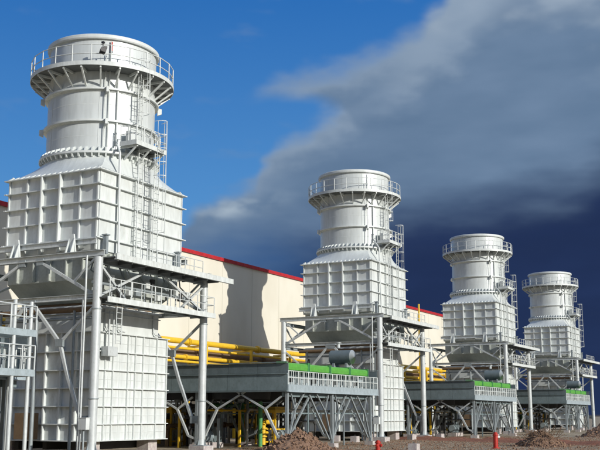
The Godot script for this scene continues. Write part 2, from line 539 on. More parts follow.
	for i in 5:
		for j in 5:
			var y0: float = hy[j]
			var y1: float = hy[j + 1]
			var z0: float = vz[i]
			var z1: float = vz[i + 1]
			var x0: float = vx[i]
			var x1: float = vx[i + 1]
			var m: Material = M.white if (i * 3 + j * 5) % 4 else M.white2
			piece("panel", Vector3(-SX + 0.01 - ((i + j) % 3) * 0.004, (y0 + y1) * 0.5, (z0 + z1) * 0.5), Vector3(0.06, y1 - y0 - 0.03, z1 - z0 - 0.03), m, cs)
			piece("panel", Vector3((x0 + x1) * 0.5, (y0 + y1) * 0.5, SZ - 0.01 + ((i + 2 * j) % 3) * 0.004), Vector3(x1 - x0 - 0.03, y1 - y0 - 0.03, 0.06), m, cs)
			piece("panel", Vector3(SX - 0.01, (y0 + y1) * 0.5, (z0 + z1) * 0.5), Vector3(0.06, y1 - y0 - 0.03, z1 - z0 - 0.03), m, cs)
	var deep := [0.08, 0.11, 0.27, 0.27, 0.11, 0.08]
	for i in 6:
		var d: float = deep[i]
		var w := 0.10
		for sg in [-1.0, 1.0]:
			piece("upright_rib", Vector3((SX + d * 0.5 + 0.03) * sg, 14.46, vz[i] * (0.985 if absf(vz[i]) > 3 else 1.0)), Vector3(d, BOX_TOP - 12.0 - 0.06, w), M.white, cs)
			piece("upright_rib", Vector3(vx[i] * (0.988 if absf(vx[i]) > 4 else 1.0), 14.46, (SZ + d * 0.25 + 0.03) * sg), Vector3(w if d > 0.11 else 0.07, BOX_TOP - 12.0 - 0.06, d * 0.5), M.white, cs)
	for j in range(1, 6):
		var y: float = hy[j]
		var d := 0.20 if j < 5 else 0.26
		for sg in [-1.0, 1.0]:
			piece("level_rib", Vector3((SX + 0.02 + d * 0.5) * sg, y, 0), Vector3(d, 0.065, SZ * 2 + 0.4), M.rib, cs)
			piece("level_rib", Vector3(0, y + 0.004, (SZ + 0.02 + d * 0.5) * sg), Vector3(SX * 2 + 0.54, 0.065, d), M.rib, cs)
	# clips along the top edge
	s = st()
	for k in 17:
		var z := lerpf(-3.55, 3.55, k / 16.0)
		for sg in [-1.0, 1.0]:
			prism(s, [Vector3((SX + 0.26) * sg, 16.965, z - 0.09), Vector3((SX - 0.12) * sg, 16.965, z - 0.09), Vector3((SX - 0.18) * sg, 17.2, z - 0.09)], Vector3(0, 0, 0.17))
	for k in 20:
		var x := lerpf(-4.2, 4.2, k / 19.0)
		for sg in [-1.0, 1.0]:
			prism(s, [Vector3(x - 0.09, 16.965, (SZ + 0.26) * sg), Vector3(x - 0.09, 16.965, (SZ - 0.12) * sg), Vector3(x - 0.09, 17.2, (SZ - 0.18) * sg)], Vector3(0.17, 0, 0))
	stuff(obj("clip_row", s, M.white, cs))
	# skirt and hopper below the casing
	s = st()
	bx(s, Vector3(0, 11.15, 0), Vector3(SX * 2 - 0.3, 1.7, SZ * 2 - 0.2))
	var sk := obj("skirt", s, M.hopper, t)
	for z in [-2.6, -1.3, 0.0, 1.3, 2.6]:
		piece("stiffener", Vector3(-SX + 0.04, 11.1, z), Vector3(0.2, 1.5, 0.08), M.hopper, sk)
	for x in [-3.2, -1.6, 0.0, 1.6, 3.2]:
		piece("stiffener", Vector3(x, 11.1, SZ + 0.02), Vector3(0.08, 1.5, 0.2), M.hopper, sk)
	s = st()
	var zz := SZ - 0.1
	prism(s, [Vector3(-4.15, 10.32, -zz), Vector3(4.15, 10.32, -zz), Vector3(2.0, 9.15, -zz), Vector3(-2.5, 9.15, -zz)], Vector3(0, 0, zz * 2))
	obj("hopper", s, M.hopper, t)
	s = st()
	bx(s, Vector3(-0.25, 8.95, 0), Vector3(4.3, 0.5, zz * 2 - 0.1))
	obj("expansion_joint", s, M.brown, t)
	# saddle beams and their brackets
	for sg in [-1.0, 1.0]:
		s = st()
		ibeam(s, Vector3((SX + 0.42) * sg, 12.45, -3.9), Vector3((SX + 0.42) * sg, 12.45, 3.9), 0.22, 0.34)
		var sb := obj("saddle_beam", s, M.galv, t)
		for z in [-2.2, 2.2]:
			s = st()
			prism(s, [Vector3((SX + 0.56) * sg, 11.72, z - 0.36), Vector3((SX + 0.56) * sg, 11.72, z + 0.36), Vector3((SX + 0.56) * sg, 12.95, z + 0.16), Vector3((SX + 0.56) * sg, 12.95, z - 0.16)], Vector3(0.10 * sg, 0, 0))
			for dz in [-0.2, 0.2]:
				prism(s, [Vector3((SX + 0.67) * sg, 11.72, z + dz), Vector3((SX + 1.0) * sg, 11.72, z + dz), Vector3((SX + 0.67) * sg, 12.7, z + dz)], Vector3(0, 0, 0.05))
			obj("bracket", s, M.white, sb)
	for x in [-4.0, 3.4]:
		s = st()
		bx(s, Vector3(x, 12.3, SZ + 0.4), Vector3(0.2, 1.1, 0.25))
		bx(s, Vector3(x, 12.9, SZ + 0.4), Vector3(0.32, 0.08, 0.4))
		obj("guide_post", s, M.galv2, t)
	return t

# ------------------------------------------------------------------ lower duct casing
func make_duct() -> Node3D:
	var t := thing("duct_casing", "", "duct", Vector3.ZERO, "ribbed duct casings under the stacks")
	var x0 := -4.35
	var x1 := 2.72
	var z1 := 3.80
	var z0 := -3.60
	var s := st()
	bx(s, Vector3((x0 + x1) * 0.5, 4.0, (z0 + z1) * 0.5), Vector3(x1 - x0 - 0.1, 6.3, z1 - z0 - 0.1))
	var core := obj("casing", s, M.rib, t)
	var hy := [0.86, 1.81, 2.83, 3.88, 4.93, 6.02, 7.13]
	var vx := [-4.35, -3.45, -2.72, -1.30, -0.57, 0.21, 1.62, 2.72]
	var vz := [-3.60, -2.2, -1.0, 0.2, 1.4, 2.6, 3.80]
	for i in vx.size() - 1:
		for j in hy.size() - 1:
			var y0: float = hy[j]
			var y1: float = hy[j + 1]
			var a: float = vx[i]
			var b: float = vx[i + 1]
			piece("panel", Vector3((a + b) * 0.5, (y0 + y1) * 0.5, z1 - 0.03 + ((i + 2 * j) % 3) * 0.004), Vector3(b - a - 0.03, y1 - y0 - 0.03, 0.05), M.white if (i + j * 3) % 5 else M.white2, core)
			if i < vz.size() - 1:
				var c: float = vz[i]
				var d: float = vz[i + 1]
				piece("panel", Vector3(x0 + 0.03, (y0 + y1) * 0.5, (c + d) * 0.5), Vector3(0.05, y1 - y0 - 0.03, d - c - 0.03), M.white2 if (i + j) % 3 else M.white, core)
				piece("panel", Vector3(x1 - 0.03, (y0 + y1) * 0.5, (c + d) * 0.5), Vector3(0.05, y1 - y0 - 0.03, d - c - 0.03), M.white2, core)
	for x in vx:
		piece("upright_rib", Vector3(clampf(x, x0 + 0.04, x1 - 0.04), 4.0, z1 + 0.05), Vector3(0.07, 6.26, 0.12), M.rib, core)
	# seams halfway across the wide panels
	for x in [-3.08, -2.03, -0.93, 0.9]:
		piece("seam_strip", Vector3(x, 4.0, z1 + 0.012), Vector3(0.025, 6.2, 0.03), M.rib, core)
	for z in vz:
		piece("upright_rib", Vector3(x0 - 0.08, 4.0, clampf(z, z0 + 0.05, z1 - 0.05)), Vector3(0.2, 6.26, 0.10), M.white, core)
		piece("upright_rib", Vector3(x1 + 0.06, 4.0, clampf(z, z0 + 0.05, z1 - 0.05)), Vector3(0.14, 6.26, 0.10), M.rib, core)
	for y in hy:
		piece("level_rib", Vector3((x0 + x1) * 0.5, y + 0.003, z1 + 0.085), Vector3(x1 - x0 + 0.3, 0.05, 0.17), M.rib, core)
		piece("level_rib", Vector3(x0 - 0.11, y, (z0 + z1) * 0.5), Vector3(0.22, 0.06, z1 - z0), M.rib, core)
		piece("level_rib", Vector3(x1 + 0.08, y, (z0 + z1) * 0.5), Vector3(0.16, 0.06, z1 - z0), M.rib, core)
	for j in 6:
		piece("seam_strip", Vector3((x0 + x1) * 0.5, (hy[j] + hy[j + 1]) * 0.5, z1 + 0.01), Vector3(x1 - x0 - 0.2, 0.022, 0.02), M.rib, core)
	s = st()
	bx(s, Vector3(-1.1, 7.95, 0.08), Vector3(6.1, 1.6, 7.2))
	obj("neck", s, M.white, t)
	s = st()
	bx(s, Vector3(-1.1, 8.62, 0.08), Vector3(6.4, 0.14, 7.5))
	bx(s, Vector3(-1.1, 8.3, 0.08), Vector3(6.3, 0.06, 7.4))
	obj("neck_flange", s, M.galv, t)
	for x in [-3.5, -2.3, 1.3]:
		s = st()
		path_tube(s, [Vector3(x, 8.5, 3.78), Vector3(x, 7.5, 3.78), Vector3(x + 0.12, 7.3, 3.9), Vector3(x + 0.5, 7.25, 3.95)], 0.045, 6)
		obj("vent_pipe", s, M.galv, t)
	for p in [Vector3(-3.6, 0.42, 3.0), Vector3(2.0, 0.42, 3.0), Vector3(-3.6, 0.42, -3.0), Vector3(2.0, 0.42, -3.0)]:
		piece("support_block", p, Vector3(0.9, 0.84, 0.9), M.concrete, t)
	for z in [-2.2, 0.0, 2.2]:
		piece("base_beam", Vector3(-0.8, 0.55, z), Vector3(6.4, 0.45, 0.3), M.dark, t)
	# small box with dark bottom fixed to the front
	s = st()
	bx(s, Vector3(-3.5, 6.0, 4.2), Vector3(0.9, 0.55, 0.5))
	obj("gauge_box", s, M.galv, t)
	for x in [-3.6, -3.2]:
		s = st()
		tube(s, Vector3(x, 6.27, 4.2), Vector3(x, 8.4, 4.2), 0.05, 6)
		obj("gauge_pipe", s, M.galv, t)
	return t

# ------------------------------------------------------------------ support frame
func make_frame() -> Node3D:
	var t := thing("support_frame", "", "steel frame", Vector3.ZERO, "steel frames around the stacks")
	var s: SurfaceTool
	var cols := [Vector3(-6, 0, 5.2), Vector3(5, 0, 5.1), Vector3(-6, 0, -4.9), Vector3(5, 0, -4.9)]
	for c in cols:
		s = st()
		tube(s, c + Vector3.UP * 0.44, c + Vector3.UP * 11.2, 0.255, 20)
		var o := obj("column", s, M.galv, t)
		s = st()
		bx(s, c + Vector3.UP * 0.42, Vector3(0.8, 0.05, 0.8))
		for k in 4:
			var d := Vector3(cos(k * PI / 2), 0, sin(k * PI / 2))
			prism(s, [c + d * 0.25 + Vector3.UP * 0.445, c + d * 0.39 + Vector3.UP * 0.445, c + d * 0.25 + Vector3.UP * 0.85], d.cross(Vector3.UP) * 0.03)
		obj("base_plate", s, M.galv2, o)
		piece("pedestal", c + Vector3.UP * 0.195, Vector3(1.15, 0.4, 1.15), M.concrete, t)
		s = st()
		for y in [3.2, 8.2]:
			lathe(s, [Vector2(0.255, y), Vector2(0.30, y), Vector2(0.30, y + 0.06), Vector2(0.255, y + 0.06)], 16, c)
		obj("collar", s, M.galv2, o)
	# a slim riser and conduit beside the front column
	for a in [[Vector3(-6.25, 0.1, 4.55), Vector3(-6.25, 11.3, 4.55), 0.06], [Vector3(-6.1, 0.1, 4.25), Vector3(-6.1, 8.8, 4.25), 0.045]]:
		s = st()
		tube(s, a[0], a[1], a[2], 8)
		obj("riser_pipe", s, M.galv, t)
	# beams
	for x in [-6.0, 5.0]:
		s = st()
		ibeam(s, Vector3(x, 11.42, -5.3), Vector3(x, 11.42, 5.6), 0.3, 0.36)
		obj("top_beam", s, M.galv, t)
		s = st()
		ibeam(s, Vector3(x, 8.95, -4.9), Vector3(x, 8.95, 5.2), 0.26, 0.30)
		obj("middle_beam", s, M.galv, t)
		for sg in [1.0, -1.0]:
			var zc := 5.15 if sg > 0 else -4.9
			for b in [[Vector3(x, 9.05, zc - 0.2 * sg), Vector3(x, 11.25, 0.15 + 0.65 * sg), 0.16], [Vector3(x, 11.1, zc - 0.25 * sg), Vector3(x, 9.9, zc - 1.7 * sg), 0.11], [Vector3(x, 2.0, zc - 0.75 * sg), Vector3(x, 4.6, zc - 1.9 * sg), 0.17], [Vector3(x, 4.6, zc - 1.9 * sg), Vector3(x, 6.4, zc - 2.55 * sg), 0.17], [Vector3(x, 6.4, zc - 2.55 * sg), Vector3(x, 8.8, 0.15 + 0.2 * sg), 0.17], [Vector3(x, 6.4, zc - 2.55 * sg), Vector3(x, 8.35, zc - 0.15 * sg), 0.14], [Vector3(x, 2.0, zc - 0.75 * sg), Vector3(x, 1.75, zc - 0.1 * sg), 0.2]]:
				s = st()
				bar(s, b[0], b[1], b[2], b[2])
				obj("brace", s, M.galv, t)
	for x in [-6.0, 5.0]:
		for zc in [5.15, -4.9]:
			var sg := signf(zc)
			for q in [[6.4, zc - 2.55 * sg, 0.55], [2.05, zc - 0.6 * sg, 0.6], [8.75, 0.15 + 0.25 * sg, 0.5], [9.1, zc - 0.35 * sg, 0.5], [11.2, 0.15 + 0.7 * sg, 0.5]]:
				piece("gusset_plate", Vector3(x, q[0], q[1]), Vector3(0.2, q[2] * 0.8, q[2]), M.galv2, t)
	for z in [5.15, -4.9]:
		s = st()
		ibeam(s, Vector3(-6.2, 11.0, z), Vector3(5.2, 11.0, z), 0.26, 0.32)
		obj("cross_beam", s, M.galv2, t)
		s = st()
		ibeam(s, Vector3(-6.0, 8.72, z), Vector3(5.0, 8.72, z), 0.24, 0.28)
		obj("cross_beam", s, M.galv2, t)
		for b in [[Vector3(-5.9, 8.95, z), Vector3(-1.6, 10.85, z)], [Vector3(5.0, 8.95, z), Vector3(0.4, 10.85, z)], [Vector3(4.9, 10.8, z), Vector3(2.2, 9.0, z)], [Vector3(-5.8, 10.8, z), Vector3(-3.4, 9.0, z)]]:
			s = st()
			bar(s, b[0], b[1], 0.13, 0.13)
			obj("brace", s, M.galv, t)
	# upper deck (dark grating, pale edge), running out past the second column
	s = st()
	bx(s, Vector3(-0.2, 11.18, 5.05), Vector3(11.2, 0.06, 2.3))
	var ud := obj("upper_deck", s, M.deck, t)
	for i in 9:
		piece("joist", Vector3(-5.5 + i * 1.32, 11.05, 5.2), Vector3(0.1, 0.18, 2.0), M.deck, ud)
	s = st()
	ibeam(s, Vector3(-5.75, 11.2, 6.22), Vector3(6.75, 11.2, 6.22), 0.2, 0.34)
	bx(s, Vector3(0.5, 11.2, 6.3), Vector3(12.5, 0.30, 0.03))
	obj("edge_beam", s, M.white2, ud)
	for z in [3.6, -4.9]:
		s = st()
		ibeam(s, Vector3(5.16, 11.55, z), Vector3(6.3, 11.55, z), 0.2, 0.28)
		obj("stub_beam", s, M.galv, t)
	s = st()
	railing(s, [Vector3(-2.6, 11.21, 6.05), Vector3(3.4, 11.21, 6.05)], 0.95, 1.0, 0.025, 0.0)
	obj("railing", s, M.galv, ud)
	# lower platform along the front
	s = st()
	bx(s, Vector3(-0.6, 8.86, 5.2), Vector3(11.0, 0.06, 1.66))
	var lp := obj("lower_deck", s, M.deck, t)
	s = st()
	bx(s, Vector3(-0.58, 8.74, 6.06), Vector3(11.1, 0.32, 0.05))
	bx(s, Vector3(-0.58, 8.60, 6.01), Vector3(11.1, 0.03, 0.16))
	obj("edge_beam", s, M.white2, lp)
	s = st()
	railing(s, [Vector3(-5.9, 8.89, 6.0), Vector3(4.9, 8.89, 6.0), Vector3(4.9, 8.89, 5.4)], 1.05, 1.0, 0.026, 0.0)
	obj("railing", s, M.white2, lp)
	for i in 8:
		piece("joist", Vector3(-5.4 + i * 1.4, 8.7, 5.2), Vector3(0.1, 0.22, 1.5), M.galv2, lp)
	# instruments crowding the space between the two decks
	var rng := RandomNumberGenerator.new()
	rng.seed = 12
	for i in 13:
		var x := -5.2 + i * 0.78 + rng.randf_range(-0.2, 0.2)
		var h := rng.randf_range(0.25, 0.6)
		piece("instrument_box", Vector3(x, 9.4 + rng.randf_range(0.0, 1.2), 4.15 + rng.randf_range(0.0, 0.35)), Vector3(snappedf(rng.randf_range(0.2, 0.5), 0.1), snappedf(h, 0.1), 0.2), [M.white, M.galv2, M.white, M.dark][i % 4], t)
	for i in 9:
		var x := -4.9 + i * 1.1 + rng.randf_range(-0.2, 0.2)
		s = st()
		path_tube(s, [Vector3(x, 8.9, 4.4), Vector3(x, 10.3, 4.4), Vector3(x + rng.randf_range(-0.3, 0.3), 10.6, 4.1), Vector3(x + 0.1, 11.1, 3.9)], 0.045, 6)
		obj("service_pipe", s, M.galv if i % 2 else M.galv2, t)
	s = st()
	path_tube(s, [Vector3(-5.4, 9.9, 4.3), Vector3(4.6, 9.9, 4.3)], 0.09, 8)
	obj("header_pipe", s, M.galv2, t)
	s = st()
	path_tube(s, [Vector3(-5.2, 8.35, -3.6), Vector3(-5.2, 8.35, 4.4)], 0.16, 10)
	obj("header_pipe", s, M.brown, t)
	s = st()
	path_tube(s, [Vector3(-5.2, 7.85, -3.6), Vector3(-5.2, 7.85, 4.2)], 0.09, 8)
	obj("header_pipe", s, M.galv2, t)
	# caged ladder from the ground to the lower deck, switch box on the column
	ladder(t, Vector3(-4.6, 6.3, 5.7), 2.5, Vector3(0, 0, 1), false)
	# trays and risers added beside the duct casing to shade its left face
	for a in [[-5.0, 4.3, 3.2, 8.3], [-5.45, -2.6, 0.3, 7.6]]:
		s = st()
		bx(s, Vector3(a[0], (a[2] + a[3]) * 0.5, a[1]), Vector3(0.5, a[3] - a[2], 0.05))
		for sg in [-1.0, 1.0]:
			bx(s, Vector3(a[0] + 0.26 * sg, (a[2] + a[3]) * 0.5, a[1] + 0.06), Vector3(0.03, a[3] - a[2], 0.12))
		var tr := obj("shading_tray", s, M.galv2, t)
		s = st()
		for k in 4:
			tube(s, Vector3(a[0] - 0.2 + k * 0.13, a[2], a[1] + 0.07), Vector3(a[0] - 0.2 + k * 0.13, a[3], a[1] + 0.07), 0.04, 6)
		stuff(obj("cables", s, M.dark, tr))
	for a in [[-5.3, 3.0, 0.09], [-5.5, 0.3, 0.12], [-5.35, -2.7, 0.08]]:
		s = st()
		tube(s, Vector3(a[0], 0.1, a[1]), Vector3(a[0], 8.3, a[1]), a[2], 8)
		obj("riser_pipe", s, M.galv2, t)
	s = st()
	bx(s, Vector3(-5.2, 1.7, -0.4), Vector3(0.7, 1.5, 1.2))
	obj("control_cabinet", s, M.brown, t)
	s = st()
	bx(s, Vector3(-6.42, 1.85, 4.95), Vector3(0.3, 0.62, 0.55))
	bx(s, Vector3(-6.42, 2.18, 4.95), Vector3(0.34, 0.03, 0.6))
	var jb := obj("switch_box", s, M.white, t)
	s = st()
	tube(s, Vector3(-6.42, 0.1, 4.95), Vector3(-6.42, 1.55, 4.95), 0.06, 8)
	obj("conduit", s, M.galv2, jb)
	return t

# ------------------------------------------------------------------ air cooler
func make_cooler() -> Node3D:
	var t := thing("air_cooler", "", "air cooler", Vector3.ZERO, "air coolers on raised steel legs")
	var X0 := -30.3
	var X1 := -15.2
	var Z1 := 8.9
	var Z0 := -5.5
	var s := st()
	bx(s, Vector3((X0 + X1) * 0.5, 4.95, (Z0 + Z1 - 1.3) * 0.5), Vector3(X1 - X0 - 0.2, 1.8, Z1 - Z0 - 1.5))
	var cs := obj("casing", s, M.slate2, t)
	# cladding sheets along the sides
	for i in 6:
		var z := Z0 + (i + 0.5) * (Z1 - Z0) / 6.0
		var l := (Z1 - Z0) / 6.0 - 0.02
		for x in [X0 - 0.02, X1 + 0.02]:
			piece("cladding_sheet", Vector3(x, 4.55, z), Vector3(0.1, 1.12, l), M.slate, cs)
			piece("cladding_sheet", Vector3(x + 0.06 * signf(X0 - x + 1), 5.5, z), Vector3(0.1, 0.66, l), M.slate2, cs)
	for x in [X0 - 0.09, X1 + 0.09]:
		piece("ledge", Vector3(x, 5.125, (Z0 + Z1) * 0.5), Vector3(0.2, 0.05, Z1 - Z0), M.slate, cs)
		piece("ledge", Vector3(x, 3.96, (Z0 + Z1) * 0.5), Vector3(0.22, 0.12, Z1 - Z0), M.slate2, cs)
		piece("ledge", Vector3(x, 5.89, (Z0 + Z1) * 0.5), Vector3(0.16, 0.05, Z1 - Z0), M.slate, cs)
	# fan rings under the casing
	for ix in 3:
		for iz in 2:
			s = st()
			var c := Vector3(X0 + 2.6 + ix * 5.0, 0, 3.6 - iz * 5.6)
			lathe(s, [Vector2(2.1, 3.45), Vector2(2.15, 4.0), Vector2(2.25, 4.05)], 24, c)
			lathe(s, [Vector2(2.05, 4.0), Vector2(2.05, 3.45), Vector2(2.1, 3.45)], 24, c)
			var f := obj("fan_ring", s, M.dark, t)
			s = st()
			for k in 5:
				var a := TAU * k / 5.0 + ix
				var d := Vector3(cos(a), 0, sin(a))
				bx(s, c + d * 1.05 + Vector3.UP * 3.75, Vector3(1.9, 0.04, 0.32), Basis(d, 0.3).rotated(d, 0.0) * Basis(Vector3.UP, -a))
			tube(s, c + Vector3.UP * 3.3, c + Vector3.UP * 3.9, 0.25, 10)
			obj("fan", s, M.galv2, f)
	# front walkway
	s = st()
	bx(s, Vector3((X0 + X1) * 0.5, 4.36, Z1 - 0.6), Vector3(X1 - X0, 0.06, 1.2))
	var wk := obj("walkway", s, M.deck, t)
	s = st()
	bx(s, Vector3((X0 + X1) * 0.5, 4.14, Z1 + 0.03), Vector3(X1 - X0 + 0.1, 0.5, 0.06))
	bx(s, Vector3((X0 + X1) * 0.5, 3.90, Z1 + 0.04), Vector3(X1 - X0 + 0.1, 0.04, 0.16))
	obj("edge_beam", s, M.bluegrey, wk)
	s = st()
	railing(s, [Vector3(X0, 4.39, Z1), Vector3(X1, 4.39, Z1), Vector3(X1, 4.39, Z1 - 1.2)], 0.92, 0.75, 0.028, 0.0)
	obj("railing", s, M.white2, wk)
	s = st()
	for i in 48:
		var x := X0 + 0.15 + i * (X1 - X0 - 0.3) / 47.0
		tube(s, Vector3(x, 4.39, Z1), Vector3(x, 5.28, Z1), 0.014, 4)
	stuff(obj("balusters", s, M.white2, wk))
	# tube bundle fronts behind the walkway
	for i in 4:
		var x := X0 + 1.95 + i * 3.72
		piece("bundle_front", Vector3(x, 4.8, Z1 - 1.25), Vector3(3.5, 0.7, 0.12), M.bluegrey, cs)
	for i in 12:
		piece("nozzle", Vector3(X0 + 0.8 + i * 1.22, 4.75, Z1 - 1.0), Vector3(0.22, 0.3, 0.4), [M.galv, M.dark, M.galv2][i % 3], cs)
	# legs: plain posts with slanting struts that fork below the deck
	for z in [8.7, 1.4, -5.2]:
		for i in 3:
			var x := X0 + 0.2 + i * 6.9
			var f := Vector3(x, 0.3, z)
			s = st()
			bx(s, f + Vector3.UP * 1.75, Vector3(0.2, 3.7, 0.2))
			obj("leg", s, M.galv2, t)
			piece("footing", Vector3(x, 0.15, z), Vector3(0.7, 0.34, 0.7), M.concrete, t)
			for sg in [-1.0, 1.0]:
				if (i == 0 and sg < 0) or (i == 2 and sg > 0):
					continue
				s = st()
				var knee := f + Vector3(1.15 * sg, 2.35, 0)
				bar(s, f + Vector3(0.12 * sg, 0.3, 0), knee, 0.12, 0.12)
				bar(s, knee, f + Vector3(0.55 * sg, 3.55, 0), 0.09, 0.09)
				bar(s, knee, f + Vector3(2.5 * sg, 3.55, 0), 0.09, 0.09)
				obj("strut", s, M.galv2, t)
			for sg in [-1.0, 1.0]:
				if (z > 8 and sg > 0) or (z < -5 and sg < 0):
					continue
				s = st()
				var knee := f + Vector3(0, 2.45, 1.7 * sg)
				bar(s, f + Vector3(0, 0.6, 0.7 * sg), knee, 0.15, 0.15)
				bar(s, f + Vector3(0, 0.4, 0.1 * sg), f + Vector3(0, 0.6, 0.7 * sg), 0.15, 0.15)
				bar(s, knee, f + Vector3(0, 3.3, 0.4 * sg), 0.12, 0.12)
				bar(s, knee, f + Vector3(0, 3.65, 4.0 * sg), 0.12, 0.12)
				obj("strut", s, M.galv if i == 0 else M.galv2, t)
	for z in [8.75, 1.4]:
		for i in 8:
			if i % 3 == 0:
				continue
			piece("post", Vector3(X0 + 0.2 + i * 1.97, 2.0, z - 0.5), Vector3(0.1, 3.8, 0.1), M.galv2 if i % 2 else M.slate, t)
		piece("girt", Vector3((X0 + X1) * 0.5, 2.45, z - 0.5), Vector3(X1 - X0 - 0.8, 0.1, 0.12), M.slate, t)
	piece("girder", Vector3((X0 + X1) * 0.5, 3.72, 8.4), Vector3(X1 - X0 - 0.4, 0.3, 0.2), M.slate, t)
	# cross struts at the front
	for i in 2:
		s = st()
		var x := X0 + 3.6 + i * 6.9
		bar(s, Vector3(x + 3.2, 0.6, 8.6), Vector3(x, 3.8, 8.6), 0.12, 0.12)
		bar(s, Vector3(x - 3.0, 0.6, 8.5), Vector3(x + 0.4, 3.8, 8.5), 0.12, 0.12)
		obj("strut", s, M.galv2, t)
	return t

func green_header(t: Node3D) -> void:
	var X0 := -30.3
	for i in 4:
		var x := X0 + 0.1 + i * 3.44
		var s := st()
		var prof := []
		for k in 12:
			var a := TAU * k / 12.0
			prof.append(Vector3(0, 5.62 + 0.30 * signf(sin(a)) * pow(absf(sin(a)), 0.6), 8.3 + 0.36 * signf(cos(a)) * pow(absf(cos(a)), 0.6)))
		for k in 12:
			prof[k] += Vector3(x, 0, 0)
		prism(s, prof, Vector3(3.36, 0, 0))
		var o := obj("header_cover", s, M.green, t)
		for dx in [0.05, 3.3]:
			piece("band", Vector3(x + dx, 5.62, 8.3), Vector3(0.08, 0.70, 0.80), M.pipegreen, o)

func make_tank() -> Node3D:
	var t := thing("horizontal_tank", "", "tank", Vector3.ZERO, "dark tanks on the air coolers")
	var s := st()
	tube(s, Vector3(-18.5, 6.85, 6.4), Vector3(-18.5, 6.85, 8.2), 0.56, 28)
	obj("drum", s, M.slate2, t)
	s = st()
	for k in 6:
		var r0 := 0.56 * cos(k * PI / 12)
		var r1 := 0.56 * cos((k + 1) * PI / 12)
		tube(s, Vector3(-18.5, 6.85, 8.2 + 0.2 * sin(k * PI / 12)), Vector3(-18.5, 6.85, 8.2 + 0.2 * sin((k + 1) * PI / 12)), r0, 28, maxf(r1, 0.001), false)
	obj("end_cap", s, M.white, t)
	for z in [6.75, 7.85]:
		s = st()
		bx(s, Vector3(-18.5, 6.13, z), Vector3(0.9, 0.5, 0.16))
		obj("saddle", s, M.galv2, t)
	s = st()
	tube(s, Vector3(-18.5, 7.6, 7.0), Vector3(-18.5, 8.0, 7.0), 0.14, 10)
	tube(s, Vector3(-18.5, 7.95, 7.0), Vector3(-18.5, 8.02, 7.0), 0.24, 12)
	obj("manhole", s, M.galv, t)
	return t

# ------------------------------------------------------------------ machinery under the coolers
func make_skid() -> Node3D:
	var t := thing("gas_skid", "", "pipe skid", Vector3.ZERO, "yellow pipe skids under the coolers")
	var s := st()
	for p in [[-0.9, 0.6], [0.9, 0.6], [-0.9, -0.6], [0.9, -0.6]]:
		s = st()
		bx(s, Vector3(p[0], 1.25, p[1]), Vector3(0.14, 2.5, 0.14))
		obj("post", s, M.yellow, t)
	s = st()
	bx(s, Vector3(0, 2.62, 0), Vector3(2.0, 0.24, 1.4))
	bx(s, Vector3(0, 2.85, 0), Vector3(1.5, 0.22, 1.0))
	obj("hood", s, M.yellow, t)
	for y in [0.35, 1.3]:
		for z in [-0.6, 0.6]:
			piece("rail", Vector3(0, y, z), Vector3(1.66, 0.1, 0.1), M.yellow, t)
	s = st()
	path_tube(s, [Vector3(-1.8, 0.2, 0.1), Vector3(-1.8, 1.6, 0.1), Vector3(-1.5, 1.85, 0.1), Vector3(-0.4, 1.85, 0.1)], 0.19, 12)
	var v := obj("gas_pipe", s, M.yellow, t)
	s = st()
	for y in [0.75, 1.35]:
		tube(s, Vector3(-1.8, y, 0.1), Vector3(-1.8, y + 0.09, 0.1), 0.32, 14)
	tube(s, Vector3(-1.8, 1.05, 0.1), Vector3(-1.2, 1.05, 0.1), 0.12, 10)
	obj("valve", s, M.yellow, v)
	s = st()
	path_tube(s, [Vector3(0.1, 0.1, 0), Vector3(0.1, 2.4, 0)], 0.14, 10)
	path_tube(s, [Vector3(0.5, 0.1, 0.1), Vector3(0.5, 2.4, 0.1)], 0.08, 10)
	obj("riser_pipe", s, M.galv, t)
	s = st()
	path_tube(s, [Vector3(-2.9, 0.1, 0.5), Vector3(-2.9, 3.3, 0.5)], 0.16, 10)
	obj("water_pipe", s, M.pipegreen, t)
	return t

